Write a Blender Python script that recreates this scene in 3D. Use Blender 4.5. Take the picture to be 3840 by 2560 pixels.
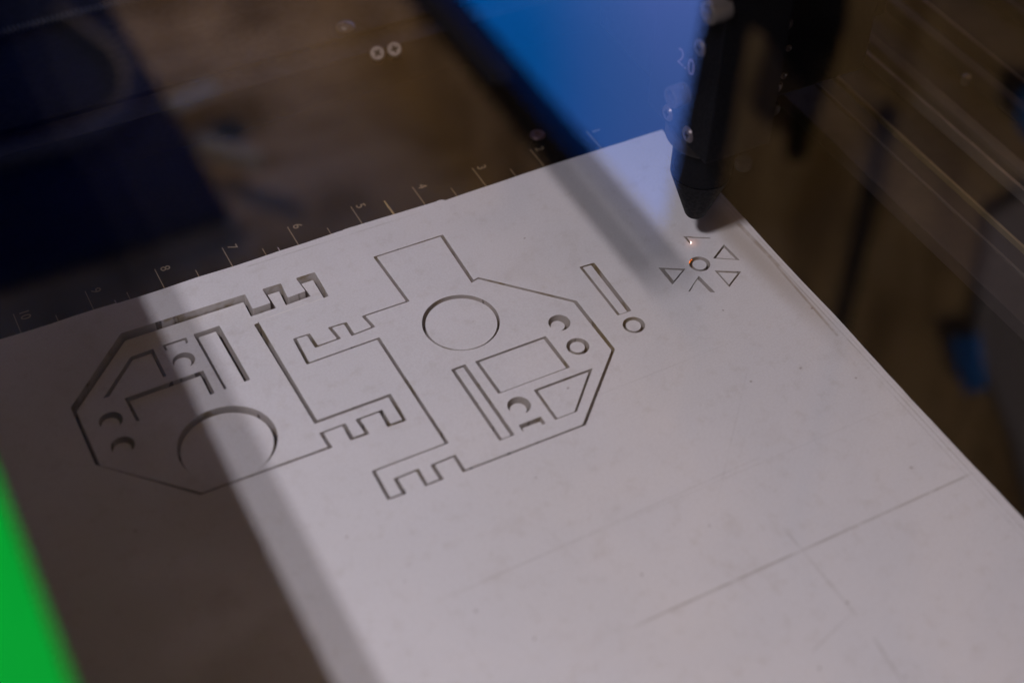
import bpy, bmesh, math, random
from mathutils import Vector, Matrix
from mathutils.geometry import tessellate_polygon
random.seed(7)
S = 0.001                      # everything below is written in millimetres
scene = bpy.context.scene
for o in list(bpy.data.objects): bpy.data.objects.remove(o)

# ------------------------------------------------------------------ camera
F = 5634.607
R = [[0.8869854789, -0.4615042298, 0.0164501085],
     [-0.3231624494, -0.6457585118, -0.6917817399],
     [0.3298829967, 0.6082843005, -0.7219192602]]
CAM = Vector((-275.602, -403.113, 366.881))
cd = bpy.data.cameras.new('camera'); cam = bpy.data.objects.new('camera', cd)
scene.collection.objects.link(cam)
M = Matrix(((R[0][0], -R[1][0], -R[2][0], CAM.x*S), (R[0][1], -R[1][1], -R[2][1], CAM.y*S),
            (R[0][2], -R[1][2], -R[2][2], CAM.z*S), (0, 0, 0, 1)))
cam.matrix_world = M
cd.sensor_width = 36; cd.lens = F*36/3840
cd.clip_start = 0.01; cd.clip_end = 60
cd.dof.use_dof = True; cd.dof.focus_distance = 0.528; cd.dof.aperture_fstop = 5.6
scene.camera = cam

# ------------------------------------------------------------------ world: a dim room, hardly any light of its own
w = bpy.data.worlds.new("World"); scene.world = w; w.use_nodes = True
w.node_tree.nodes['Background'].inputs[0].default_value = (0.38, 0.36, 0.31, 1)
w.node_tree.nodes['Background'].inputs[1].default_value = 0.012
scene.view_settings.view_transform = 'Standard'; scene.view_settings.look = 'None'
scene.view_settings.exposure = 0; scene.view_settings.gamma = 1
scene.render.engine = 'CYCLES'
scene.cycles.max_bounces = 8; scene.cycles.transparent_max_bounces = 12
scene.cycles.sample_clamp_indirect = 4

# unseen warm spots added to brighten the ceiling that the lid glass mirrors
def spot(name, loc, aim, power, col, size, blend, rad):
    l = bpy.data.lights.new(name, 'SPOT'); l.energy = power; l.color = col
    l.spot_size = math.radians(size); l.spot_blend = blend; l.shadow_soft_size = rad
    o = bpy.data.objects.new(name, l); scene.collection.objects.link(o)
    o.location = Vector(loc)*S
    o.rotation_euler = (Vector(aim)-Vector(loc)).to_track_quat('-Z', 'Y').to_euler()
    return o
spot('added_ceiling_spot', (250, -1500, 900), (905, 1250, 1900), 350, (1.0, 0.68, 0.34), 62, 0.8, 0.08)
spot('added_far_ceiling_spot', (60, 3650, 1300), (905, 2150, 2080), 140, (1.0, 0.64, 0.33), 60, 0.9, 0.08)

# ------------------------------------------------------------------ helpers
col = scene.collection
def tag(o, label=None, cat=None, group=None, kind=None):
    if label: o['label'] = label
    if cat: o['category'] = cat
    if group: o['group'] = group
    if kind: o['kind'] = kind
    return o
def mesh_obj(name, verts, faces, mats, parent=None, smooth=False, fmat=None):
    me = bpy.data.meshes.new(name)
    me.from_pydata([(v[0]*S, v[1]*S, v[2]*S) for v in verts], [], faces)
    for m in (mats if isinstance(mats, (list, tuple)) else [mats]): me.materials.append(m)
    if fmat:
        for p, i in zip(me.polygons, fmat): p.material_index = i
    if smooth:
        for p in me.polygons: p.use_smooth = True
    me.update()
    o = bpy.data.objects.new(name, me); col.objects.link(o)
    if parent: o.parent = parent
    return o
def bm_obj(name, bm, mats, parent=None, smooth=False):
    bmesh.ops.recalc_face_normals(bm, faces=bm.faces)
    me = bpy.data.meshes.new(name); bm.to_mesh(me); bm.free()
    for m in (mats if isinstance(mats, (list, tuple)) else [mats]): me.materials.append(m)
    if smooth:
        for p in me.polygons: p.use_smooth = True
        try: me.set_sharp_from_angle(angle=math.radians(35))
        except Exception: pass
    o = bpy.data.objects.new(name, me); col.objects.link(o)
    if parent: o.parent = parent
    return o
def empty(name, loc=(0, 0, 0)):
    o = bpy.data.objects.new(name, None); col.objects.link(o); o.empty_display_size = 0.01
    o.location = Vector(loc)*S
    return o
def box_bm(x0, x1, y0, y1, z0, z1, bev=0, bm=None, origin=(0, 0, 0)):
    own = bm is None
    b = bmesh.new()
    r = bmesh.ops.create_cube(b, size=1)
    for v in b.verts:
        v.co = Vector(((x0+x1)/2+v.co.x*(x1-x0)-origin[0], (y0+y1)/2+v.co.y*(y1-y0)-origin[1], (z0+z1)/2+v.co.z*(z1-z0)-origin[2]))*S
    if bev: bmesh.ops.bevel(b, geom=b.edges[:], offset=bev*S, segments=2, profile=0.6, affect='EDGES')
    if own: return b
    me = bpy.data.meshes.new('t'); b.to_mesh(me); bm.from_mesh(me); bpy.data.meshes.remove(me); b.free()
    return bm
def lathe(name, prof, centre, mats, parent=None, n=64, axis='z', knurl=None, smooth=True):
    """prof: (radius, height) list; axis z up, or '-x' pointing away along -x"""
    verts, faces = [], []
    for r, h in prof:
        for i in range(n):
            a = 2*math.pi*i/n
            rr = r
            if knurl and knurl[0] <= h <= knurl[1]: rr = r + (knurl[2] if i % 2 else 0)
            if axis == 'z': verts.append((centre[0]+rr*math.cos(a), centre[1]+rr*math.sin(a), centre[2]+h))
            else: verts.append((centre[0]-h, centre[1]+rr*math.cos(a), centre[2]+rr*math.sin(a)))
    for k in range(len(prof)-1):
        for i in range(n):
            j = (i+1) % n
            faces.append((k*n+i, k*n+j, (k+1)*n+j, (k+1)*n+i))
    faces.append(tuple(range(n))[::-1]); faces.append(tuple((len(prof)-1)*n+i for i in range(n)))
    o = mesh_obj(name, verts, faces, mats, parent, smooth)
    b = bmesh.new(); b.from_mesh(o.data); bmesh.ops.recalc_face_normals(b, faces=b.faces); b.to_mesh(o.data); b.free()
    if smooth:
        try: o.data.set_sharp_from_angle(angle=math.radians(32))
        except Exception: pass
    return o
def tube(name, pts, r, mat, parent=None, n=10):
    cu = bpy.data.curves.new(name, 'CURVE'); cu.dimensions = '3D'; cu.bevel_depth = r*S; cu.bevel_resolution = 3
    sp = cu.splines.new('NURBS'); sp.points.add(len(pts)-1); sp.use_endpoint_u = True; sp.order_u = 3
    for p, q in zip(sp.points, pts): p.co = (q[0]*S, q[1]*S, q[2]*S, 1)
    t = bpy.data.objects.new(name, cu); col.objects.link(t)
    me = bpy.data.meshes.new_from_object(t); bpy.data.objects.remove(t)
    me.materials.clear(); me.materials.append(mat)
    for p in me.polygons: p.use_smooth = True
    o = bpy.data.objects.new(name, me); col.objects.link(o)
    if parent: o.parent = parent
    return o
def text(name, s, size, mat, parent, matrix, ext=0.02, offset=0.0):
    cu = bpy.data.curves.new(name, 'FONT'); cu.body = s; cu.size = size*S; cu.extrude = ext*S; cu.offset = offset*S
    cu.align_x = 'CENTER'; cu.align_y = 'CENTER'
    t = bpy.data.objects.new(name, cu); col.objects.link(t)
    me = bpy.data.meshes.new_from_object(t); bpy.data.objects.remove(t)
    me.materials.clear(); me.materials.append(mat)
    me.transform(matrix)
    o = bpy.data.objects.new(name, me); col.objects.link(o); o.parent = parent
    return o

# ---- node helper
class N:
    def __init__(s, name):
        s.m = bpy.data.materials.new(name); s.m.use_nodes = True; s.t = s.m.node_tree
        s.t.nodes.clear(); s.out = s.t.nodes.new('ShaderNodeOutputMaterial')
        s.tc = None
    def n(s, typ, **kw):
        nd = s.t.nodes.new(typ)
        for k, v in kw.items(): setattr(nd, k, v)
        return nd
    def link(s, a, b): s.t.links.new(a, b)
    def pos(s):
        if not s.tc: s.tc = s.n('ShaderNodeNewGeometry')
        return s.tc.outputs['Position']
    def scaled(s, sc):
        v = s.n('ShaderNodeVectorMath', operation='MULTIPLY'); s.link(s.pos(), v.inputs[0]); v.inputs[1].default_value = sc if isinstance(sc, tuple) else (sc,)*3
        return v.outputs[0]
    def noise(s, scale, detail=4, rough=0.55, vec=None, dist=0):
        nd = s.n('ShaderNodeTexNoise'); nd.inputs['Scale'].default_value = scale; nd.inputs['Detail'].default_value = detail
        nd.inputs['Roughness'].default_value = rough; nd.inputs['Distortion'].default_value = dist
        s.link(vec if vec is not None else s.pos(), nd.inputs['Vector'])
        return nd.outputs['Fac']
    def math(s, op, a, b=None, c=None, clamp=False):
        nd = s.n('ShaderNodeMath', operation=op); nd.use_clamp = clamp
        for i, x in enumerate((a, b, c)):
            if x is None: continue
            if isinstance(x, (int, float)): nd.inputs[i].default_value = x
            else: s.link(x, nd.inputs[i])
        return nd.outputs[0]
    def ramp(s, fac, lo, hi, a=0.0, b=1.0, smooth=True):
        nd = s.n('ShaderNodeMapRange'); nd.interpolation_type = 'SMOOTHSTEP' if smooth else 'LINEAR'
        nd.inputs[1].default_value = lo; nd.inputs[2].default_value = hi; nd.inputs[3].default_value = a; nd.inputs[4].default_value = b
        s.link(fac, nd.inputs[0]); return nd.outputs[0]
    def mix(s, fac, a, b, blend='MIX'):
        nd = s.n('ShaderNodeMix', data_type='RGBA', blend_type=blend)
        for i, x in ((0, fac), (6, a), (7, b)):
            if isinstance(x, (int, float)): nd.inputs[i].default_value = x
            elif isinstance(x, tuple): nd.inputs[i].default_value = (*x, 1) if len(x) == 3 else x
            else: s.link(x, nd.inputs[i])
        return nd.outputs[2]
    def bsdf(s, col, rough=0.5, metal=0.0, spec=0.5, bump=None, bstr=0.2, bdist=0.0005, emis=None, estr=0):
        b = s.n('ShaderNodeBsdfPrincipled')
        for k, x in (('Base Color', col), ('Roughness', rough), ('Metallic', metal)):
            if isinstance(x, tuple): b.inputs[k].default_value = (*x, 1)
            elif isinstance(x, (int, float)): b.inputs[k].default_value = x
            else: s.link(x, b.inputs[k])
        b.inputs['Specular IOR Level'].default_value = spec
        if bump is not None:
            bp = s.n('ShaderNodeBump'); bp.inputs['Strength'].default_value = bstr; bp.inputs['Distance'].default_value = bdist
            s.link(bump, bp.inputs['Height']); s.link(bp.outputs[0], b.inputs['Normal'])
        if emis is not None:
            if isinstance(emis, tuple): b.inputs['Emission Color'].default_value = (*emis, 1)
            else: s.link(emis, b.inputs['Emission Color'])
            b.inputs['Emission Strength'].default_value = estr
        s.link(b.outputs[0], s.out.inputs[0]); return b
    def seg(s, ax, ay, bx, by, wdt, soft, fade=0.97):
        """mask 1 on the segment a-b (mm), fading over soft"""
        sp = getattr(s, '_sep', None)
        if not sp:
            sp = s.n('ShaderNodeSeparateXYZ'); s.link(s.pos(), sp.inputs[0]); s._sep = sp
        A = (ax*S, ay*S); d = Vector(((bx-ax)*S, (by-ay)*S)); L = d.length; u = d/L
        px = s.math('SUBTRACT', sp.outputs[0], A[0]); py = s.math('SUBTRACT', sp.outputs[1], A[1])
        t = s.math('ADD', s.math('MULTIPLY', px, u.x), s.math('MULTIPLY', py, u.y))
        q = s.math('ABSOLUTE', s.math('SUBTRACT', s.math('MULTIPLY', px, u.y), s.math('MULTIPLY', py, u.x)))
        m1 = s.ramp(q, wdt*S, (wdt+soft)*S, 1, 0)
        m2 = s.math('MULTIPLY', s.ramp(t, 0, L*0.12, 0, 1), s.ramp(t, L*fade, L, 1, 0))
        return s.math('MULTIPLY', m1, m2)

def simple(name, c, rough=0.5, metal=0.0, spec=0.5, var=0.25, scale=60, bstr=0.15):
    m = N(name); nz = m.noise(scale, 5); nz2 = m.noise(scale*6, 3)
    cc = m.mix(nz, tuple(x*(1-var) for x in c), tuple(min(1, x*(1+var)) for x in c))
    rr = m.ramp(nz2, 0.3, 0.7, max(0.05, rough-0.1), min(1, rough+0.12))
    m.bsdf(cc, rr, metal, spec, bump=nz2, bstr=bstr, bdist=0.0002); return m.m

# ---- materials
def sheet_mat():
    m = N('white_board_face')
    base = m.mix(m.noise(14, 5, 0.6), (0.690, 0.690, 0.720), (0.745, 0.745, 0.775))
    base = m.mix(m.ramp(m.noise(5, 3, 0.6), 0.42, 0.66, 0, 0.5), base, (0.72, 0.695, 0.675))
    # fine paper tooth
    tooth = m.noise(1400, 2, 0.6)
    base = m.mix(m.ramp(tooth, 0.3, 0.7, 0.0, 0.26), base, (0.52, 0.49, 0.50))
    # specks of soot and dust
    v = m.n('ShaderNodeTexVoronoi'); v.inputs['Scale'].default_value = 45; v.feature = 'F1'; m.link(m.pos(), v.inputs['Vector'])
    pick = m.n('ShaderNodeSeparateColor'); m.link(v.outputs['Color'], pick.inputs[0])
    sp = m.math('MULTIPLY', m.ramp(v.outputs['Distance'], 0.008, 0.028, 1, 0), m.ramp(pick.outputs[0], 0.45, 0.47, 0, 1))
    base = m.mix(m.math('MULTIPLY', sp, 0.75), base, (0.22, 0.19, 0.17))
    # faint smudges of smoke
    sm = m.ramp(m.noise(38, 4, 0.65, dist=0.6), 0.56, 0.80, 0, 0.22)
    base = m.mix(m.ramp(m.noise(160, 4, 0.7), 0.50, 0.76, 0, 0.26), base, (0.46, 0.42, 0.38))
    base = m.mix(sm, base, (0.42, 0.36, 0.31))
    fine = m.noise(500, 3, 0.7)
    brk = m.ramp(m.noise(90, 3, 0.7), 0.3, 0.62, 0.25, 1)
    def line(a, wd, soft, k, c=(0.20, 0.17, 0.14)):
        nonlocal base
        base = m.mix(m.math('MULTIPLY', m.math('MULTIPLY', m.seg(*a, wd, soft), k), brk), base, c)
    line((-134, -209.9, -3.2, -209.5), 0.10, 0.6, 0.46)          # strong pencil line
    line((-168, -176.3, -4, -175.8), 0.05, 0.35, 0.13)
    line((-175, -176.9, -60, -173.9), 0.05, 0.35, 0.2)
    line((-70.3, -200, -69.4, -236), 0.12, 0.6, 0.22)
    line((-69.4, -243, -71.4, -262), 0.2, 0.6, 0.24)
    line((-70.2, -234.5, -88, -240), 0.08, 0.4, 0.25)
    line((-100, -128.3, -40, -127.6), 0.05, 0.35, 0.13)
    line((-86, -186, -44, -141), 0.05, 0.3, 0.12)
    line((-5.4, -60, -5.0, -330), 0.10, 0.35, 0.36)
    line((-7.0, -150, -7.4, -330), 0.06, 0.3, 0.26)
    line((-3.7, -20, -3.9, -260), 0.06, 0.25, 0.22)
    line((-6.2, -76, -5.6, -104), 0.30, 0.8, 0.60, (0.26, 0.19, 0.12))
    line((-6.0, -96, -7.4, -142), 0.18, 0.6, 0.62, (0.27, 0.21, 0.15))
    line((-105, -20.6, -176, -19.6), 0.08, 0.5, 0.22)
    line((-181.4, -46.6, -154.8, -46.3), 0.03, 0.22, 0.9, (0.86, 0.84, 0.8))  # edge highlight under the left part's comb, painted on as a pale line
    for i, (x, y) in enumerate([(-128.4, -149.3), (-156.3, -200.5), (-167.1, -184.7), (-189.8, -143.7), (-80.1, -50.1), (-7.7, -126.4), (-90.1, -189.4), (-21.0, -198.9), (-101.3, -120.7), (-35.7, -113.4), (-13.6, -160.0), (-245.6, -113.1), (-69.3, -258.5), (-117.7, -195.4), (-27.6, -148.0)]):
        base = m.mix(m.math('MULTIPLY', m.seg(x-.3, y-.2, x+.3+.2*(i % 3), y+.1, .16+.05*(i % 2), .3), .6), base, (.22, .17, .16))
    # soft brownish shadow band of the head, painted into the board colour
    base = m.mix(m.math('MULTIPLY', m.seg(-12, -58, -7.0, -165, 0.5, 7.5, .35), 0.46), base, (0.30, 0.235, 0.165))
    # pinkish spark glow round the spot being cut, tinted into the board colour
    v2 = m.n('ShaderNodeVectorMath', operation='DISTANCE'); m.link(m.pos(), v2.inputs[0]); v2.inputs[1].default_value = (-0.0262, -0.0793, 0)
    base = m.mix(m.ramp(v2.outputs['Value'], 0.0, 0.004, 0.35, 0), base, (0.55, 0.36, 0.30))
    m.bsdf(base, 0.62, 0, 0.25, bump=m.math('ADD', m.math('MULTIPLY', fine, 0.5), tooth), bstr=0.10, bdist=0.0001)
    return m.m
def kerf_mat():
    m = N('scorched_cut_edge')
    base = m.mix(m.noise(170, 4), (0.38, 0.35, 0.33), (0.54, 0.505, 0.48))
    base = m.mix(m.ramp(m.noise(85, 3, 0.6), 0.50, 0.66, 0, 0.85), base, (0.20, 0.15, 0.06))
    base = m.mix(m.ramp(m.noise(230, 2, 0.5, vec=m.scaled((1, 1, .2))), 0.64, 0.70, 0, 0.9), base, (0.02, 0.015, 0.01))
    m.bsdf(base, 0.6, 0, 0.3, bump=m.noise(700, 3), bstr=0.3, bdist=0.0002)
    return m.m
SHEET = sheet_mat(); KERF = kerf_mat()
BED = simple('black_anodised_bed', (0.0036, 0.0032, 0.0032), 0.85, 0, 0.05, 0.4, 120)
RAIL = simple('dark_anodised_rail', (0.010, 0.009, 0.0085), 0.6, 0.0, 0.3, 0.35, 40)
BAND = simple('grey_brown_plate', (0.021, 0.017, 0.017), 0.6, 0.0, 0.3, 0.3, 18)
LIP = simple('bare_aluminium_lip', (0.42, 0.36, 0.32), 0.45, 0.6, 0.5, 0.35, 30)
BOLT = simple('zinc_bolt', (0.48, 0.43, 0.39), 0.42, 0.5, 0.5, 0.15, 200)
STEEL = simple('machined_steel', (0.52, 0.47, 0.45), 0.34, 0.8, 0.5, 0.15, 300)
DSTEEL = simple('knurled_dark_steel', (0.05, 0.045, 0.045), 0.45, 0.6, 0.5, 0.2, 300)
HEAD = simple('black_powder_coat', (0.003, 0.0035, 0.006), 0.6, 0, 0.12, 0.3, 150)
MARK = simple('engraved_scale_mark', (0.26, 0.205, 0.13), 0.8, 0, 0.2, 0.45, 260)
WHITEINK = simple('white_print', (0.30, 0.22, 0.32), 0.7, 0, 0.2, 0.35, 300)
BRASS = simple('brass', (0.45, 0.27, 0.08), 0.4, 0.8, 0.5, 0.1, 300)
SLOT = simple('dark_recess', (0.012, 0.010, 0.009), 0.8, 0, 0.2, 0.2, 100)
GREEN = simple('green_paint', (0.0, 0.27, 0.021), 0.6, 0, 0.05, 0.22, 9)
CABLE = simple('black_cable_jacket', (0.006, 0.006, 0.007), 0.6, 0, 0.2, 0.2, 100)
FRAMEB = simple('black_window_frame', (0.0015, 0.002, 0.008), 0.6, 0, 0.2, 0.2, 8)
NAVY = simple('dark_blue_duct_paint', (0.008, 0.018, 0.10), 0.75, 0, 0.05, 0.6, 3)
HOSE = simple('blue_grey_hose', (0.03, 0.05, 0.16), 0.5, 0, 0.3, 0.3, 5)
PALE = simple('pale_conduit', (0.75, 0.78, 0.80), 0.5, 0, 0.3, 0.1, 10)

# ------------------------------------------------------------------ extruded board pieces
def signed(poly): return sum(poly[i][0]*poly[(i+1) % len(poly)][1]-poly[(i+1) % len(poly)][0]*poly[i][1] for i in range(len(poly)))/2
def circle(cx, cy, r, n=72): return [(cx+r*math.cos(2*math.pi*i/n), cy+r*math.sin(2*math.pi*i/n)) for i in range(n)]
def inset(poly, kx, ky):
    p = [(x, y*kx/ky) for x, y in poly]
    if signed(p) < 0: p = p[::-1]
    out = []; n = len(p)
    for i in range(n):
        a, b, c = Vector(p[i-1]), Vector(p[i]), Vector(p[(i+1) % n])
        u = (b-a).normalized(); v = (c-b).normalized()
        nu = Vector((-u.y, u.x)); nv = Vector((-v.y, v.x))
        d = 1+nu.dot(nv)
        q = b+(nu+nv)*(kx/max(d, 0.25))
        out.append((q.x, q.y*ky/kx))
    return out
def soften(poly, r):
    """small round on every corner of a cut line"""
    out = []; n = len(poly)
    for i in range(n):
        a, b, c = Vector(poly[i-1]), Vector(poly[i]), Vector(poly[(i+1) % n])
        la, lc = (a-b).length, (c-b).length
        rr = min(r, la*0.4, lc*0.4)
        p0 = b+(a-b).normalized()*rr; p2 = b+(c-b).normalized()*rr
        for t in (0, .25, .5, .75, 1): 
            q = p0*(1-t)**2+b*2*t*(1-t)+p2*t*t; out.append((q.x, q.y))
    return out
def board(name, outer, holes, top, th, parent=None, shift=(0, 0)):
    """top: constant or function (x, y) -> z of the upper face"""
    f = top if callable(top) else (lambda x, y: top)
    loops = [outer]+holes
    vl = [[Vector((x+shift[0], y+shift[1], 0)) for x, y in l] for l in loops]
    tris = tessellate_polygon(vl)
    flat = [v for l in vl for v in l]; n = len(flat)
    verts = [(v.x, v.y, f(v.x, v.y)) for v in flat]+[(v.x, v.y, f(v.x, v.y)-th) for v in flat]
    faces, fm = [], []
    for t in tris:
        a, b, c = (flat[i] for i in t)
        s = (b.x-a.x)*(c.y-a.y)-(c.x-a.x)*(b.y-a.y)
        t = tuple(t) if s > 0 else tuple(t)[::-1]
        if abs(s) < 1e-9: continue
        faces.append(t); fm.append(0); faces.append(tuple(i+n for i in t[::-1])); fm.append(1)
    k = 0
    for li, l in enumerate(vl):
        m = len(l)
        ccw = signed([(v.x, v.y) for v in l]) > 0
        if li: ccw = not ccw
        for i in range(m):
            a, b = k+i, k+(i+1) % m
            faces.append((a, a+n, b+n, b) if ccw else (b, b+n, a+n, a)); fm.append(1)
        k += m
    return mesh_obj(name, verts, faces, [SHEET, KERF], parent, fmat=fm)

TH = 5.6
# cut outlines, millimetres on the board (x 0 = ruler zero, y 0 = ruler line)
A_OUT = [(-180.4, -32.3), (-180.6, -40.3), (-174.0, -40.3), (-174.2, -32.6), (-167.3, -32.8), (-167.8, -40.5), (-161.1, -40.3),
         (-161.7, -32.7), (-154.6, -32.8), (-154.8, -46.2), (-181.1, -46.2), (-180.1, -97.0), (-154.3, -97.1), (-154.4, -110.0),
         (-161.1, -109.8), (-160.9, -102.9), (-167.7, -102.9), (-167.3, -109.8), (-173.9, -109.6), (-173.8, -102.9), (-180.3, -102.9),
         (-180.0, -109.7), (-223.6, -108.9), (-248.7, -83.0), (-248.9, -56.4), (-224.5, -31.4)]
B_OUT = [(-147.6, -124.0), (-148.3, -72.8), (-173.9, -72.9), (-173.6, -59.7), (-167.5, -59.9), (-167.2, -66.4), (-160.2, -66.3),
         (-161.0, -60.1), (-154.2, -60.5), (-154.1, -66.8), (-147.6, -66.5), (-148.6, -60.2), (-131.9, -60.4), (-133.0, -34.8),
         (-105.6, -35.2), (-106.2, -61.4), (-104.1, -60.8), (-78.8, -86.7), (-78.5, -112.7), (-103.9, -137.6), (-147.7, -137.2),
         (-147.7, -130.4), (-154.3, -130.6), (-154.1, -137.0), (-160.6, -136.9), (-160.5, -130.3), (-166.9, -130.4), (-166.8, -136.9),
         (-173.1, -136.6), (-172.9, -123.9)]
SLOT_R = [(-69.7, -72.2), (-63.8, -72.6), (-64.2, -99.4), (-69.7, -99.3)]
T2 = [(-24.5, -89.7), (-16.9, -85.1), (-16.4, -94.8)]
T3 = [(-27.5, -95.2), (-19.2, -99.9), (-27.4, -104.7)]
T4 = [(-44.6, -85.0), (-36.3, -89.9), (-44.7, -94.7)]
T5 = [(-33.9, -95.0), (-41.5, -100.1), (-33.3, -104.8)]
# the triangle being cut right now: an open L shaped kerf
T1 = [(-19.6, -80.5), (-19.6, -79.9), (-27.9, -74.9), (-27.9, -79.3), (-27.2, -79.3), (-27.1, -76.0)]
# outline of the board; upper edge slightly torn
edge = [(-2.2, -60), (-2.3, -18.4)]
for x, y in ((-38.5, -18.15), (-53.9, -18.0), (-81.2, -18.3), (-96.6, -18.6), (-97.6, -17.7), (-98.7, -17.5), (-100.4, -17.75), (-111.3, -17.4),
             (-127.5, -17.5), (-128.0, -16.8), (-128.9, -17.2), (-129.6, -16.95), (-130.4, -17.3), (-133.4, -17.2), (-134.1, -16.6), (-134.5, -17.1), (-135.6, -17.1), (-138.7, -16.9),
             (-152, -17.15), (-161.9, -17.0), (-178, -17.3), (-192, -16.9), (-206, -17.2), (-221, -16.9), (-222, -16.6), (-236, -16.3), (-244, -16.5), (-261.4, -16.1), (-300, -16)):
    edge.append((x, y))
edge += [(-300, -372), (-2.9, -372), (-2.5, -230), (-2.9, -176), (-2.3, -131), (-2.7, -104)]
outer = []
for i in range(len(edge)):                                   # subdivide long runs with a tiny waver
    a, b = edge[i], edge[(i+1) % len(edge)]; L = math.dist(a, b); k = max(1, int(L/6)) if L > 9 else 1
    for j in range(k):
        t = j/k; jt = 0 if j == 0 else random.uniform(-.10, .10)
        dx, dy = (b[0]-a[0])/L, (b[1]-a[1])/L
        outer.append((a[0]+(b[0]-a[0])*t-dy*jt, a[1]+(b[1]-a[1])*t+dx*jt))
holes = [soften(A_OUT, .55), soften(B_OUT, .5), soften(SLOT_R, .4), circle(-67.0, -105.7, 3.85), circle(-30.4, -90.0, 3.8)]
holes += [soften(t, .35) for t in (T2, T3, T4, T5)]+[T1]
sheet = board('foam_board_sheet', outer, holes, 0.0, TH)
tag(sheet, 'large white board lying on the black machine bed, cut through by the laser', 'board')

def piece(name, poly, kx, ky, top, label, cat, shift=(0, 0), group=None, inner=(), r=.35, th=TH):
    o = board(name, soften(inset(poly, kx, ky), r) if len(poly) < 60 else poly, list(inner), top, th, None, shift)
    return tag(o, label, cat, group)
# ---- big part A, sunk along its far side
A_H = {'rect': [(-232.1, -58.3), (-205.1, -58.2), (-205.2, -70.0), (-231.7, -70.0)],
       'slot': [(-202.4, -40.3), (-193.1, -40.4), (-192.7, -69.6), (-201.9, -69.8)],
       'trap': [(-238.2, -55.0), (-224.7, -40.7), (-216.7, -40.6), (-216.7, -55.0)],
       'small': [(-213.4, -40.4), (-205.0, -40.6), (-205.2, -43.3), (-213.3, -43.4)]}
zA = lambda x, y: -0.06-max(0.0, (y+109))*0.036+min(0, (x+195))*0.012
innerA = [soften(v, .4) for v in A_H.values()]+[circle(-208.9, -92.3, 15.9, 110), circle(-238.9, -65.7, 3.8), circle(-238.7, -77.9, 3.8), circle(-209.3, -50.7, 3.75)]
piece('cut_part', A_OUT, 1.3, 0.85, zA, 'large notched eight sided part at left, sunk along its far edge', 'cut part', (.12, .12), 'large cut parts with comb fingers', innerA)
# ---- big part B
B_H = {'rect': [(-123.2, -96.7), (-96.4, -96.8), (-96.0, -113.2), (-122.8, -113.1)],
       'slot': [(-132.0, -96.4), (-126.6, -96.3), (-126.1, -131.0), (-131.6, -131.0)],
       'trap': [(-111.7, -116.7), (-89.4, -116.8), (-103.5, -131.3), (-111.6, -131.3)],
       'small': [(-123.1, -127.9), (-115.0, -127.9), (-115.0, -131.2), (-123.2, -130.9)]}
zB = lambda x, y: -0.18-max(0.0, x+104)*0.006
innerB = [soften(v, .4) for v in B_H.values()]+[circle(-119.3, -78.1, 13.35, 100), circle(-89.2, -93.3, 3.8), circle(-89.0, -105.9, 3.9), circle(-119.1, -120.6, 3.85)]
piece('cut_part', B_OUT, 1.2, 0.62, zB, 'large notched part in the middle with a square tab towards the ruler', 'cut part', (0, .2), 'large cut parts with comb fingers', innerB)

def sunk(zf, d, gx=0, gy=0, c=(0, 0)): return lambda x, y: zf(x, y)-d+(x-c[0])*gx+(y-c[1])*gy
Z0 = lambda x, y: 0.0
G1 = 'rectangular waste pieces left in their holes'; G2 = 'round waste discs left in their holes'; G3 = 'triangular waste pieces of the star'
piece('waste_rectangle', A_H['rect'], 1.3, .55, sunk(zA, 1.3), 'dim wide rectangle of waste in the shadowed left part, its lower edge hidden', 'waste piece', (0.05, -.1), G1)
piece('waste_rectangle', A_H['slot'], 1.5, .45, sunk(zA, 1.4, 0, 0, (0, 0)), 'tall narrow rectangle of waste crossed by the shadow edge in the left part', 'waste piece', (-.15, -.3), G1)
piece('waste_trapezoid', A_H['trap'], .9, .5, sunk(zA, .9), 'dark four sided waste piece near the slanted corner of the left part', 'waste piece', (0, -.25), 'four sided waste pieces')
piece('waste_rectangle', A_H['small'], .8, .5, sunk(zA, .25), 'smallest waste rectangle of the left part, above a round hole', 'waste piece', (.15, -.1), G1)
def disc(cx, cy, r, top, label, shift=(0, 0), n=72, th=TH): return tag(board('waste_disc', circle(cx, cy, r, n), [], top, th, None, shift), label, 'waste disc', G2)
disc(-208.9, -92.3, 14.75, sunk(zA, 1.55, 0, -.015, (-208, -92)), 'large dimly lit disc in the left part, half in shadow', (-.25, -.15), 110)
disc(-238.9, -65.7, 2.95, sunk(zA, 1.0), 'small shaded disc at the left tip, upper of the two side by side', (-.4, -.6))
disc(-238.7, -77.9, 2.95, sunk(zA, 1.0), 'small shaded disc at the left tip, lower of the two side by side', (-.4, -.6))
disc(-209.3, -50.7, 2.85, sunk(zA, .9), 'small disc on the shadow edge under the smallest rectangle', (-.5, -.3))
piece('waste_rectangle', B_H['rect'], 1.2, .6, sunk(zB, .12), 'wide rectangle of waste below the large disc of the middle part', 'waste piece', (-.05, 0), G1)
piece('waste_rectangle', B_H['slot'], 1.2, .62, sunk(zB, .15), 'long narrow strip of waste in the middle part', 'waste piece', (0, .05), G1)
piece('waste_trapezoid', B_H['trap'], 1.15, .65, sunk(zB, .15), 'bright four sided waste piece at the slanted corner of the middle part', 'waste piece', (-.05, 0), 'four sided waste pieces')
piece('waste_rectangle', B_H['small'], .8, .5, sunk(zB, 1.2), 'tiny sunken rectangle with amber scorched rim in the middle part', 'waste piece', (.1, -.2), G1)
disc(-119.3, -78.1, 12.3, sunk(zB, .45), 'large brightly lit disc in the middle part', (0, -.12), 100)
disc(-89.2, -93.3, 2.4, sunk(zB, 1.0), 'small deep sunk disc left of the slanted edge, upper of two', (-.75, -.1))
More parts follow.
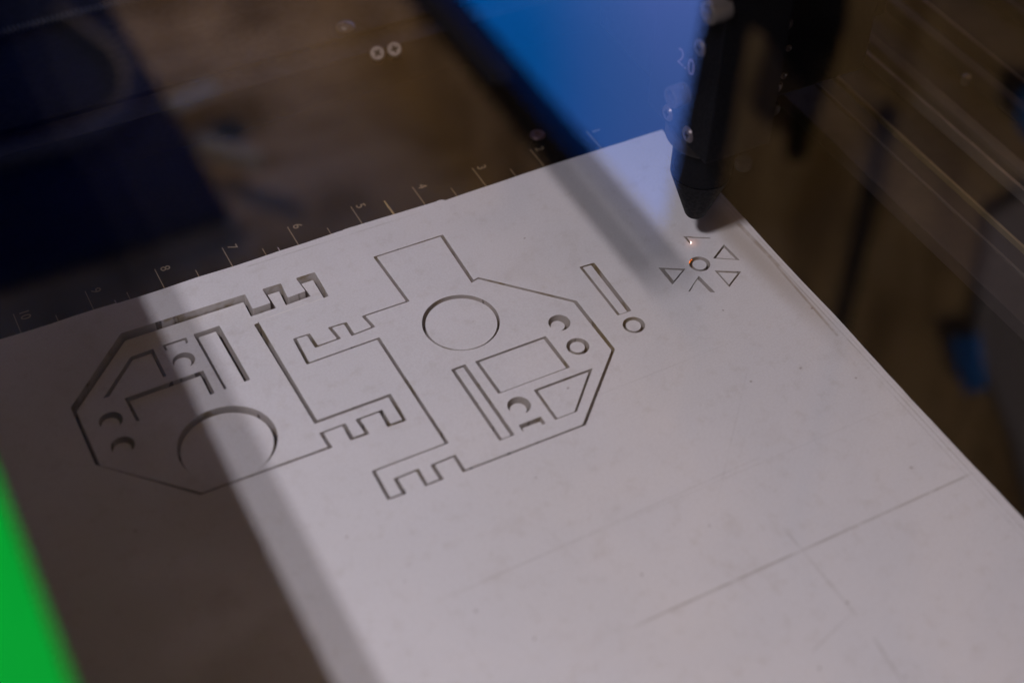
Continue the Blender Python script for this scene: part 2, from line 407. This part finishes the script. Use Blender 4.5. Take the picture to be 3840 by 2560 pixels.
disc(-89.0, -105.9, 2.5, sunk(zB, .5), 'small disc in a brown rimmed hole, lower right of the deep one', (-.05, .35))
disc(-119.1, -120.6, 2.75, sunk(zB, 1.25), 'small sunk disc between the long strip and the four sided piece', (-.55, -.3))
piece('waste_rectangle', SLOT_R, 1.3, .45, sunk(Z0, .3), 'long strip of waste outside the parts, above a lone round hole', 'waste piece', (-.12, .05), G1)
disc(-67.0, -105.7, 2.6, sunk(Z0, .5), 'lone small disc below the long strip at right', (-.05, .15))
disc(-30.4, -90.0, 2.5, sunk(Z0, .35), 'disc at the centre of the star, glowing ember on its rim', (0, 0))
piece('waste_triangle', T2, .85, .6, sunk(Z0, .25), 'triangle of the star pointing up right, nearest the board edge', 'waste piece', (0, 0), G3, r=.2)
piece('waste_triangle', T3, .8, .65, sunk(Z0, .25), 'triangle of the star pointing down, lower right of its disc', 'waste piece', (0, 0), G3, r=.2)
piece('waste_triangle', T4, 1.15, .6, sunk(Z0, .35), 'triangle of the star at left with a black gap beside it', 'waste piece', (.5, .1), G3, r=.2)
piece('waste_triangle', T5, .95, .25, lambda x, y: -.75, 'triangle of the star pointing up, directly below its centre disc, lower edge hidden', 'waste piece', (-.6, -.1), G3, r=.2)

# a curl of masking film at the torn upper edge
fv, ff = [], []
pts = [(-137, -17.2), (-130, -17.4), (-122, -17.6), (-112, -18.0), (-104, -18.6), (-98.4, -19.0)]
for i, (x, y) in enumerate(pts):
    t = i/(len(pts)-1); fv += [(x, y+.35, .10+.15*t), (x+.4, y-1.1-1.3*t+.5*math.sin(i*2), .03), (x, y+.30, .02)]
for i in range(len(pts)-1):
    a = i*3; ff += [(a, a+1, a+4, a+3), (a, a+3, a+5, a+2)]
mesh_obj('masking_film', fv, ff, SHEET, sheet)

# ---- spark and ember
sm = N('spark_glow'); sm.bsdf((1, .8, .7), 0.5, emis=(1, .80, .74), estr=3.5)
em = N('ember_glow'); em.bsdf((0.4, .15, .05), 0.6, emis=em.mix(em.ramp(em.noise(900, 3), .35, .6), (1.0, .12, .01), (1, .45, .06)), estr=2.2)
sb = bmesh.new()
for dx, dy, dz, r in ((0, 0, .15, .22), (.25, .42, .12, .13), (-.14, -.22, .05, .14), (.1, .2, .4, .11)):
    bmesh.ops.create_icosphere(sb, subdivisions=1, radius=r*S, matrix=Matrix.Translation(Vector((-27.3+dx, -79.2+dy, dz))*S))
tag(bm_obj('laser_spark', sb, sm.m), 'tiny white spark where the laser burns the unfinished triangle', 'spark')
ev, ef = [], []
for k, (a0, a1) in enumerate(((118, 132), (134, 146), (102, 114))):
    b = len(ev)
    for j in range(5):
        a = math.radians(a0+(a1-a0)*j/4); rr = 3.74
        zt = -.15-(.25 if j in (0, 4) else 0)-.15*(k == 2); zb = -1.35+(.3 if j % 2 else 0)+(.5 if k == 2 else 0)
        ev += [(-30.4+rr*math.cos(a), -90+rr*math.sin(a), zt), (-30.4+rr*math.cos(a), -90+rr*math.sin(a), zb)]
    for j in range(4): ef.append((b+2*j, b+2*j+1, b+2*j+3, b+2*j+2))
tag(mesh_obj('ember', ev, ef, em.m), 'orange ember glowing on the wall of the star centre hole', 'ember')
pl = bpy.data.lights.new('spark_light', 'POINT'); pl.energy = 0.00006; pl.color = (1, .62, .5); pl.shadow_soft_size = 0.0006
po = bpy.data.objects.new('spark_light', pl); po.location = Vector((-27.0, -79.3, 1.6))*S; col.objects.link(po)

# ------------------------------------------------------------------ machine bed with engraved ruler
bed = empty('machine_bed', (0, 0, -12)); tag(bed, None, None, None, 'structure')
def part(name, x0, x1, y0, y1, z0, z1, m, parent=bed, bev=0.3):
    o = parent.location/S if parent else (0, 0, 0)
    return bm_obj(name, box_bm(x0, x1, y0, y1, z0, z1, bev, None, o), m, parent)
part('bed_plate', -330, -4.5, -17+.8, 62, -16, -6, BED)
part('bed_plate', -4.5, 54, -420, 62, -16, -6, BED)
part('bed_floor', -330, -4.7, -420, -16.4, -16, -12, BED)
def child(o, parent):
    o.parent = parent; o.matrix_parent_inverse = Matrix.Translation(-parent.location); return o
for i in range(1, 13):
    y0 = .2; o = mesh_obj('scale_mark', [(-i*25.4-.17, -17, -5.985), (-i*25.4+.17, -17, -5.985), (-i*25.4+.17, y0, -5.985), (-i*25.4-.17, y0, -5.985)], [(0, 1, 2, 3)], MARK); child(o, bed)
    if i <= 12 and i > 2 and True:
        x = -i*25.4+12.9
        o = mesh_obj('scale_mark', [(x-.15, -17, -5.985), (x+.15, -17, -5.985), (x+.15, -6.8, -5.985), (x-.15, -6.8, -5.985)], [(0, 1, 2, 3)], MARK); child(o, bed)
    mt = Matrix.Translation(Vector((-i*25.4+3.35, -.55-(0.5 if i < 10 else 1.2), -5.98))*S) @ Matrix.Rotation(-math.pi/2, 4, 'Z')
    o = text('scale_numeral', str(i), 5.0, MARK, None, mt, offset=0); child(o, bed)
sx = -114.5
child(mesh_obj('scale_mark', [(sx-.1, -17, -5.98), (sx+.75, -17, -5.98), (sx+.45, -8, -5.98), (sx+.25, -2.4, -5.98), (sx-.15, -2.2, -5.98), (sx-.3, -6, -5.98)], [(0, 1, 2, 3, 4, 5)], simple('bright_gold_mark', (0.36, 0.27, 0.12), .7, 0, .2, .5, 300)), bed)
for x, y in ((-159.6, -12), (-220.6, -12)):
    child(mesh_obj('scale_mark', [(x-.2, y-5, -5.98), (x+.25, y-5, -5.98), (x+.1, y+3.2, -5.98), (x-.25, y+3.4, -5.98)], [(0, 1, 2, 3)], simple('pale_scratch', (0.35, 0.3, 0.33), .7)), bed)

child(lathe('bed_bolt', [(3.1, 0), (3.1, .5), (2.6, .9), (1.4, .9), (1.3, .3), (.1, .3)], (-44.2, 6.6, -6), simple('dull_bed_bolt', (.10, .055, .06), .45, .4), None, 40), bed)
# ------------------------------------------------------------------ rear beam
rear = empty('rear_beam', (-150, 62, -6)); tag(rear, 'dark crossbeam behind the ruler with a toothed belt and two cross head screws', 'machine beam')
REARF = simple('rear_beam_face', (0.009, 0.0075, 0.0075), 0.6, 0, .15)
REART = simple('rear_beam_top', (0.006, 0.0052, 0.0052), 0.65, 0, .12)
part('front_face', -340, 60, 62, 74, -16, 13, REARF, rear, .5)
part('top_plate', -340, 60, 74, 108, -16, 15, REART, rear, .6)
part('belt_channel', -340, 60, 108, 260, -16, 9, REART, rear, .6)
bv, bf = [], []
y0 = 141.0; nT = 150
for i in range(nT+1):
    x = -300+i*2.0
    for (xx, dz) in ((x, 0), (x+1.0, 0), (x+1.0, 1.3), (x+2.0, 1.3)):
        bv += [(xx, y0, 10+dz), (xx, y0+4.5, 10+dz)]
for k in range(len(bv)//2-1): bf.append((2*k, 2*k+1, 2*k+3, 2*k+2))
belt = mesh_obj('toothed_belt', bv, bf, simple('belt_rubber', (0.02, 0.02, 0.024), .7)); child(belt, rear)
# sloped bracket carrying the two screws
def facing(c, nrm, up=Vector((0, 0, 1))):
    z = nrm.normalized(); x = up.cross(z).normalized(); y = z.cross(x)
    m = Matrix((x, y, z)).transposed().to_4x4(); m.translation = c*S; return m
br = [(-96, 60, 15), (-68, 60, 15), (-68, 60, 1.5), (-96, 60, 1.5)]
slope_n = Vector((-.22, -.62, .75)).normalized()
bm = bmesh.new()
def slab(bm, m, sx, sy, sz, bev=.8):
    b = bmesh.new(); bmesh.ops.create_cube(b, size=1)
    for v in b.verts: v.co = Vector((v.co.x*sx, v.co.y*sy, v.co.z*sz-sz/2))*S
    if bev: bmesh.ops.bevel(b, geom=b.edges[:], offset=bev*S, segments=2, profile=.5, affect='EDGES')
    b.transform(m); me = bpy.data.meshes.new('t'); b.to_mesh(me); bm.from_mesh(me); bpy.data.meshes.remove(me); b.free()
bm.free()
def screw_mesh(name, m, r, hmat, cross=True, ring=False, ang=0.4):
    b = bmesh.new()
    bmesh.ops.create_cone(b, cap_ends=True, segments=32, radius1=r*S, radius2=r*.86*S, depth=.7*S)
    o = bm_obj(name, b, hmat, None, True); o.matrix_world = m
    if cross:
        b = bmesh.new()
        for a in (0, math.pi/2):
            c = bmesh.new(); bmesh.ops.create_cube(c, size=1)
            for v in c.verts: v.co = Vector((v.co.x*r*1.02*(1 if abs(v.co.z) else 1), v.co.y*r*.26, v.co.z*.3))*S
            c.transform(Matrix.Rotation(a+ang, 4, 'Z') @ Matrix.Translation(Vector((0, 0, .23 if a == 0 else .234))*S))
            me = bpy.data.meshes.new('t'); c.to_mesh(me); b.from_mesh(me); bpy.data.meshes.remove(me); c.free()
        bmesh.ops.create_cone(b, cap_ends=True, segments=16, radius1=r*.3*S, radius2=r*.3*S, depth=.3*S, matrix=Matrix.Translation(Vector((0, 0, .238))*S))
        q = bm_obj('cross_slot', b, SLOT, o)
    return o
for (x, y, z), a in (((-87.6, 60.9, 10.4), 1.0), ((-80.2, 60.4, 12.4), .25)):
    pass
# positions found by sliding the screws along the sloped face
def on_plane(px, py, c, n):
    d = Vector([R[0][k]*(px-1920)/F+R[1][k]*(py-1280)/F+R[2][k] for k in range(3)])
    t = (c-CAM).dot(n)/d.dot(n); return CAM+d*t
for (px, py), a in (((1415, 201), 1.0), ((1479, 186), .35)):
    q = on_plane(px, py, Vector((-85, 61, 14.5)), slope_n)+slope_n*.35
    s_ = screw_mesh('cross_head_screw', facing(q, slope_n), 3.05, simple('dull_screw', (0.20, 0.165, 0.145), .5, .2), True, ang=a)
    bb = bmesh.new(); bmesh.ops.create_cone(bb, cap_ends=True, segments=28, radius1=3.0*S, radius2=3.0*S, depth=9*S, matrix=facing(q-slope_n*5, slope_n))
    child(bm_obj('screw_boss', bb, RAIL, None, True), rear)
    mw = s_.matrix_world.copy(); s_.parent = rear; s_.matrix_parent_inverse = Matrix.Translation(-rear.location); s_.matrix_basis = mw
w_ = lathe('washer_bolt', [(3.9, 0), (3.9, .5), (2.9, .7), (2.9, .9), (2.3, 1.4), (1.2, 1.5), (1.1, 1.0), (.1, 1.0)], (-94, 79.5, 15), simple('dull_bolt', (0.11, 0.095, 0.085), .4, .5), None, 48)
child(w_, rear)

# ------------------------------------------------------------------ right hand rail, parallel strips running away from the camera
rr = empty('side_rail', (90, -100, -6)); tag(rr, 'ribbed aluminium side rail running along the right of the bed', 'machine rail')
def strip(name, x0, x1, z0, z1, m, bev=.5): return part(name, x0, x1, -420, 260, z0, z1, m, rr, bev)
GOLDL = simple('worn_brassy_edge', (0.24, 0.185, 0.11), .45, .2, .5, .5, 60)
FACE = simple('worn_rail_face', (0.125, 0.11, 0.105), .5, 0, .4, .35, 22)
FLANGE = simple('brushed_flange', (0.036, 0.029, 0.030), .6, 0, .3, .35, 22)
strip('inner_flange', 53.6, 69.2, -16, 0, FLANGE)
strip('raised_lip', 69.2, 70.2, -16, .7, simple('dull_edge', (0.09, 0.075, 0.07), .5), .2)
strip('inner_flange', 70.2, 77.4, -16, 0.2, FLANGE)
strip('groove_floor', 77.4, 78.9, -16, -7, SLOT, .1)
strip('raised_lip', 78.9, 80.1, -16, .9, GOLDL, .3)
strip('groove_floor', 80.1, 99.2, -16, -3, BAND)
strip('raised_lip', 99.4, 101.0, -16, 1.8, LIP, .5)
strip('groove_floor', 101.0, 106.5, -16, -5, RAIL)
strip('rail_face', 106.5, 112.5, -16, 1, FACE, 2.0)
strip('groove_floor', 112.5, 132.5, -16, -5, BAND)
strip('rail_face', 132.5, 138.0, -16, 1, FACE, 1.6)
strip('groove_floor', 138.0, 146.5, -16, -6, RAIL)
strip('raised_lip', 146.5, 147.9, -16, 0.6, LIP, .4)
strip('groove_floor', 147.9, 178.5, -16, -4, BAND)
strip('raised_lip', 178.5, 181.5, -16, 1, FACE, .8)
strip('rail_face', 181.5, 260, -16, -3, BAND)
for (px, py), r, z in (((3627, 285), 1.9, 0), ((3262, 362), 2.3, -5), ((3410, 515), 2.0, -5)):
    q = on_plane(px, py, Vector((0, 0, z+1.0)), Vector((0, 0, 1)))
    b_ = lathe('rail_bolt', [(r, -3), (r, 0), (r*.9, .9), (r*.5, 1.2), (.1, 1.2)], (q.x, q.y, z), BOLT if py < 300 else simple('dirty_bolt', (.17, .13, .10), .6) if py < 400 else RAIL, None, 20)
    child(b_, rr)

# ------------------------------------------------------------------ laser head
hx, hy = -27.3, -79.2
head = empty('laser_carriage', (hx, hy, 14)); tag(head, 'black laser head with tapered nozzle over the board corner, marked 2.0', 'laser')
def hp(o): return child(o, head)
hp(lathe('nozzle_cone', [(1.2, 2.2), (1.3, 0.25), (2.5, 0.0), (3.3, .35), (3.8, 1.1), (10.3, 19.0), (10.6, 20)], (hx, hy, 14.0), HEAD, None, 96))
hp(lathe('lens_tube', [(10.3, 0), (10.6, .3), (10.6, 22)], (hx, hy, 34.3), HEAD, None, 96))
def at_z(px, py, z): return on_plane(px, py, Vector((0, 0, z)), Vector((0, 0, 1)))
hp(lathe('knurled_ring', [(13.2, 0), (13.9, .7), (13.9, 4.2), (13.2, 5)], (hx, hy, 49.5), DSTEEL, None, 240, knurl=(.4, 4.6, -.45), smooth=False))
for px, py in ((2787, 618),):
    q = at_z(px, py, 50); hp(lathe('knurled_knob', [(2.6, 0), (2.9, .4), (2.9, 2.6), (2.6, 3), (.5, 3)], (q.x, q.y, 49), HEAD, None, 64, knurl=(.3, 3.8, -.22), smooth=False))
part('tube_housing', -40, 14.6-27.3*0-27.3+27.3-29.2, -97.7, -60.7, 54.6, 128, HEAD, head, .8)
part('carriage_plate', -14, 46, -70, -60.8, 47, 150, HEAD, head, 1.0)
part('carriage_block', -36, 60, -60, -20, 60, 150, HEAD, head, 1.2)
face = Vector((-40, 0, 0)); nx = Vector((-1, 0, 0))
def on_face(px, py, off=0): return on_plane(px, py, Vector((-40-off, 0, 0)), nx)
PURP = simple('dull_flat_screw', (0.11, 0.09, 0.10), .4, .3)
for (px, py), r, a in (((2622, 180), 2.9, .5), ((2502, 425), 2.9, .2), ((2577, 505), 2.9, .35)):
    q = on_face(px, py, .35); s_ = screw_mesh('flat_head_screw', facing(q, nx), r, PURP, True, ang=a)
    mw = s_.matrix_world.copy(); s_.parent = head; s_.matrix_parent_inverse = Matrix.Translation(-head.location); s_.matrix_basis = mw
for (px, py), k in (((2652, 50), 1), ((2512, 368), 0)):
    q = on_face(px, py, 6.0)
    n = 56; verts, faces = [], []
    prof = [(3.4, -2.0), (3.75, 0), (3.75, 4.6), (3.45, 5.2), (2.4, 5.2), (2.3, 2.6), (.1, 2.6)]
    kb = lathe('thumb_knob', prof, (q.x+5.2, q.y, q.z), simple('bright_knob_steel', (.17, .15, .14), .45, .4) if k else simple('knob_steel', (.07, .06, .075), .5, .3), None, 60, axis='-x', knurl=(0, 4.7, -.22), smooth=False)
    hp(kb)
    hp(lathe('hex_socket', [(2.2, 0), (2.2, .3)], (q.x+5.2-2.7, q.y, q.z), SLOT, None, 6, axis='-x', smooth=False))
mt = Matrix.Translation(on_face(2572, 236, .02)*S) @ Matrix(((0, 0, -1, 0), (-1, 0, 0, 0), (0, 1, 0, 0), (0, 0, 0, 1)))
hp(text('power_marking', '2.0', 8.4, WHITEINK, None, mt, offset=-.12))
ny = Vector((0, -1, 0))
def on_front(px, py, off=0): return on_plane(px, py, Vector((0, -70-off, 0)), ny)
def ring_at(px, py, r0, r1, m, name='socket_screw', glint=False):
    q = on_front(px, py, 0)
    verts, faces = [], []; n = 36
    for (r, h) in ((r1, 0), (r1*.96, .6), (r0*1.08, .75), (r0, .2), (.05, .2)):
        for i in range(n): verts.append((q.x+r*math.cos(6.28318*i/n), q.y-h, q.z+r*math.sin(6.28318*i/n)))
    for k in range(4):
        for i in range(n): j = (i+1) % n; faces.append((k*n+i, k*n+j, (k+1)*n+j, (k+1)*n+i))
    o = mesh_obj(name, verts, faces, m, None, True); hp(o)
DARKSC = simple('dark_socket_screw', (0.16, 0.13, 0.12), .3, .7)
ring_at(2945, 92, 1.4, 2.8, DARKSC); ring_at(2955, 180, .6, 1.25, DARKSC); ring_at(2938, 282, .8, 1.35, DARKSC); ring_at(2910, 326, 1.5, 2.6, DARKSC)
ring_at(2903, 412, 2.1, 2.5, simple('faint_ring', (.06, .05, .045), .4, .5))
q = on_front(2872, 236); hp(bm_obj('brass_pin', box_bm(q.x-1.0, q.x+.9, -70.8, -69.5, q.z-.5, q.z+.5, .25), BRASS))
q = on_front(2878, 226); hp(bm_obj('brass_pin', box_bm(q.x-.25, q.x+.3, -70.7, -69.5, q.z-.6, q.z+2.2, .15), simple('dull_brass', (.14, .09, .03), .5, .5)))
# gantry beam carrying the head
gb = empty('gantry_beam', (0, 0, 120)); tag(gb, 'black gantry beam across the top of the picture behind the laser head', 'machine beam')
part('beam_body', -20, 250, -19, 30, 112, 150, HEAD, gb, 1.0)
part('added_shadow_bar', -140.2, -133.0, -139, 60, 146, 149, HEAD, gb, 1.4)  # unseen bar added under the lid to cast the soft shadow band

# ------------------------------------------------------------------ cabinet, lid frame and lid glass
def setpart(name, x0, x1, y0, y1, z0, z1, m, label, cat, kind=None, bev=.6):
    return tag(bm_obj(name, box_bm(x0, x1, y0, y1, z0, z1, bev), m), label, cat, None, kind)
setpart('cabinet_side', -352, -334, -440, 330, -40, 151, RAIL, 'black left side wall of the machine below the green lid frame', 'machine wall')
lf = empty('lid_surround', (-310, 0, 160)); tag(lf, 'bright green surround of the lid, out of focus at the lower left', 'lid')
part('side_bar', -352, -276.2, -440, 330, 152, 166, GREEN, lf, 1.2)
part('side_bar', 262, 330, -440, 330, 152, 166, GREEN, lf, 1.2)
part('cross_bar', -276.2, 262, 270, 330, 152, 166, GREEN, lf, 1.2)
gm = N('lid_acrylic')
fr = gm.n('ShaderNodeFresnel'); fr.inputs['IOR'].default_value = 1.5
fac = gm.math('MULTIPLY', fr.outputs[0], 1.9)
fac = gm.math('MULTIPLY', fac, gm.ramp(gm.noise(4, 2), .2, .8, .9, 1.1))
tr = gm.n('ShaderNodeBsdfTransparent'); tr.inputs[0].default_value = (.97, .955, .965, 1)
gl = gm.n('ShaderNodeBsdfGlossy'); gl.inputs['Roughness'].default_value = 0.0
mx = gm.n('ShaderNodeMixShader'); gm.link(fac, mx.inputs[0]); gm.link(tr.outputs[0], mx.inputs[1]); gm.link(gl.outputs[0], mx.inputs[2]); gm.link(mx.outputs[0], gm.out.inputs[0])
pane = mesh_obj('lid_glass', [(-276.1, -440, 160), (261.9, -440, 160), (261.9, 269.9, 160), (-276.1, 269.9, 160)], [(0, 1, 2, 3)], gm.m)
tag(pane, 'clear lid window over the whole bed, mirroring the room', 'lid window')

# ------------------------------------------------------------------ the room mirrored in the lid glass
cm = N('stained_plaster')
n1 = cm.noise(1.1, 4, .55, dist=.5); n2 = cm.noise(3.2, 4, .6)
grain = cm.noise(9, 4, .65, vec=cm.scaled((.35, 1.4, .35)), dist=.8)
cc = cm.mix(cm.ramp(n1, .40, .60), (0.24, 0.19, 0.13), (0.68, 0.58, 0.48))
cc = cm.mix(cm.ramp(n2, .42, .62, 0, .7), cc, (0.68, 0.60, 0.54))
cc = cm.mix(cm.ramp(grain, .45, .70, 0, .7), cc, (0.20, 0.14, 0.08))
cc = cm.mix(cm.ramp(cm.noise(1.9, 3, .5, vec=cm.scaled((1, .5, 1))), .52, .64, 0, .6), cc, (0.20, 0.16, 0.12))
cm.bsdf(cc, .9, 0, .1)
def room(name, x0, x1, y0, y1, z0, z1, m=cm.m, kind='structure'):
    return tag(bm_obj(name, box_bm(x0, x1, y0, y1, z0, z1), m), None, None, None, kind)
room('ceiling', -3000, 1100, -2600, 5500, 2160, 2220)
room('back_wall', -3000, 1100, 5500, 5560, -700, 2160)
# right wall with the window opening (frame y 1075..2900, z up to 1900)
room('side_wall', 912, 1000, -2600, 1092, -700, 2160)
room('side_wall', 912, 1000, 1075, 2950, 1900, 2160)
room('side_wall', 912, 1000, 2950, 5500, -700, 2160)
room('side_wall', 912, 1000, 1075, 2950, -700, 300)
win = empty('blue_window', (900, 1500, 300)); tag(win, 'blue lit window with black frame, seen only as a mirror image in the lid', 'window')
def wp(name, y0, y1, z0, z1, m, x0=898, x1=960): return part(name, x0, x1, y0, y1, z0, z1, m, win, 8)
jv = [(x, y, z) for x in (898, 960) for y, z in ((1050, 300), (1100, 300), (1228, 1902), (1093, 1902))]
child(mesh_obj('frame', jv, [(0, 3, 2, 1), (4, 5, 6, 7), (0, 1, 5, 4), (1, 2, 6, 5), (2, 3, 7, 6), (3, 0, 4, 7)], FRAMEB), win)
wp('frame', 1180, 2950, 1800, 1902, FRAMEB)
tb = N('painted_reveal_glow'); e_ = tb.n('ShaderNodeEmission'); tb.link(tb.mix(tb.ramp(tb.noise(1.5, 2), .3, .7), (.002, .012, .12), (.002, .045, .26)), e_.inputs[0]); tb.link(e_.outputs[0], tb.out.inputs[0])  # window light on the inner reveal, painted as dim blue emission
wp('glowing_reveal', 1180, 2850, 1727, 1800, tb.m, 901, 950)
wp('frame', 2850, 2950, 300, 1727, FRAMEB)
wp('frame', 1180, 2850, 300, 380, FRAMEB)
bmn = N('blue_daylight_pane')
sp = bmn.n('ShaderNodeSeparateXYZ'); bmn.link(bmn.pos(), sp.inputs[0])
g1 = bmn.ramp(sp.outputs[2], 1.0, 1.7, 0, 1)
g2 = bmn.ramp(sp.outputs[1], 1.18, 1.75, 1, 0)
bc_ = bmn.mix(g1, (.36, .92, 2.7), (.0, .62, 2.5))
bc_ = bmn.mix(bmn.math('MULTIPLY', g2, .55), bc_, (.75, .95, 3.2))
bc_ = bmn.mix(bmn.ramp(bmn.noise(2.2, 3), .35, .7, 0, .25), bc_, (.10, .75, 2.2))
e_ = bmn.n('ShaderNodeEmission'); bmn.link(bc_, e_.inputs[0]); e_.inputs[1].default_value = 1.0; bmn.link(e_.outputs[0], bmn.out.inputs[0])
o = mesh_obj('pane', [(903, 1090, 380), (903, 2850, 380), (903, 2850, 1727), (903, 1090, 1727)], [(0, 3, 2, 1)], bmn.m); child(o, win)
tag(setpart('ceiling_duct', -2400, 350, 2040, 5400, 2110, 2158, NAVY, 'dark blue duct under the ceiling, mirrored at the upper left of the lid', 'duct', bev=20))
h_ = tube('hanging_hose', [(-300, 2440, 2090), (-36, 2403, 2090), (106, 2390, 2085), (215, 2420, 2085), (284, 2507, 2085), (300, 2642, 2085), (272, 2739, 2085), (220, 2900, 2090)], 24, HOSE)
tag(h_, 'blue grey hose looping below the duct, a faint mirror image at upper left', 'hose')
for pts_, lb in (([(346, 2426, 2100), (400, 2440, 2100), (462, 2456, 2100)], 'pale short pipe under the ceiling, the upper of two blurred reflections'),
                 ([(366, 2264, 2100), (405, 2215, 2100), (455, 2150, 2100)], 'pale short pipe under the ceiling, the lower of two blurred reflections')):
    tag(tube('conduit', pts_, 22, PALE), lb, 'pipe', 'short pipes under the ceiling')
tag(tube('wall_cable', [(905, 745, 1150), (905, 742, 1250), (905, 738, 1500), (905, 735, 1800), (905, 733, 2080)], 4.8, CABLE), 'thin black cable down the wall, mirrored over the bed at right', 'cable')
tag(tube('wall_pipe', [(890, 880, 1120), (890, 886, 1180), (890, 894, 1240), (890, 903, 1325)], 17, CABLE), 'short thick black pipe on the wall, mirrored beside the laser head', 'pipe')
GREYB = simple('grey_blue_board', (0.30, 0.34, 0.62), .7, 0, .1, .25, 3)
BLUE = simple('blue_notice_paint', (0.002, 0.14, 0.95), .6, 0, .2, .2, 4)
def notice(pp, lb, nm='wall_notice', mt_=None, gr='blue notices on the wall', ct='notice'):
    x0 = 896 if mt_ is None else 903
    n = len(pp); v = [(x0, y, 320-z) for y, z in pp]; v += [(x0+7, y, z) for _, y, z in v]
    o = mesh_obj(nm, v, [tuple(range(n)), tuple(range(2*n-1, n-1, -1))]+[(k, (k+1) % n, n+(k+1) % n, n+k) for k in range(n)], mt_ or BLUE)
    b = bmesh.new(); b.from_mesh(o.data); bmesh.ops.recalc_face_normals(b, faces=b.faces); b.to_mesh(o.data); b.free()
    tag(o, lb, ct, gr)
notice([(545, -850), (490, -760), (250, -760), (250, -1300), (400, -1120), (512, -1030)], 'grey blue board on the wall, mirrored at the far right edge', 'wall_board', GREYB, None, 'board')
notice([(1125.0, -853.9), (884.8, -714.6), (872.3, -776.8), (904.0, -879.9), (947.8, -908.8), (1020.2, -886.4), (1074.0, -892.1)], 'black switch box on the wall, mirrored above the thick pipe beside the laser', 'switch_box', CABLE, None, 'box')
notice([(541.7, -1056.9), (506.6, -1019.2), (467.1, -1082.9), (490.1, -1116.3)], 'small blue notice on the wall, mirrored right of the bed')
notice([(556, -660), (520, -650), (520, -715), (548, -705)], 'small blue notice cut by the right picture edge')

# twin fluorescent tubes above and left of the machine: they throw the stepped shadow of the lid frame
fx = empty('tube_lamp', (-532, -350, 820)); tag(fx, 'small twin tube work lamp standing left of the machine', 'lamp')
lm = N('tube_glow'); e_ = lm.n('ShaderNodeEmission'); e_.inputs[0].default_value = (1.0, .96, 1.02, 1); e_.inputs[1].default_value = 590; lm.link(e_.outputs[0], lm.out.inputs[0])
part('housing', -598, -488, -420, -280, 815, 830, RAIL, fx, 3)
for xa, xb, ya, yb in ((-602, -598, -420, -280), (-488, -484, -420, -280), (-598, -488, -424, -420), (-598, -488, -280, -276)):
    part('spill_skirt', xa, xb, ya, yb, 772, 830, RAIL, fx, .5)  # unseen skirts added to keep the tubes' light off ceiling and walls
child(tube('support_arm', [(-532, -350, 830), (-532, -500, 900), (-560, -700, 700), (-560, -700, -40)], 9, CABLE), fx)
for x in (-521.5, -567.5):
    vv, ffc = [], []
    for y in (-400, -300):
        for i in range(16): a = 2*math.pi*i/16; vv.append((x+8*math.cos(a), y, 800+8*math.sin(a)))
    for i in range(16): j = (i+1) % 16; ffc.append((i, 16+i, 16+j, j))
    child(mesh_obj('tube', vv, ffc, lm.m, None, True), fx)
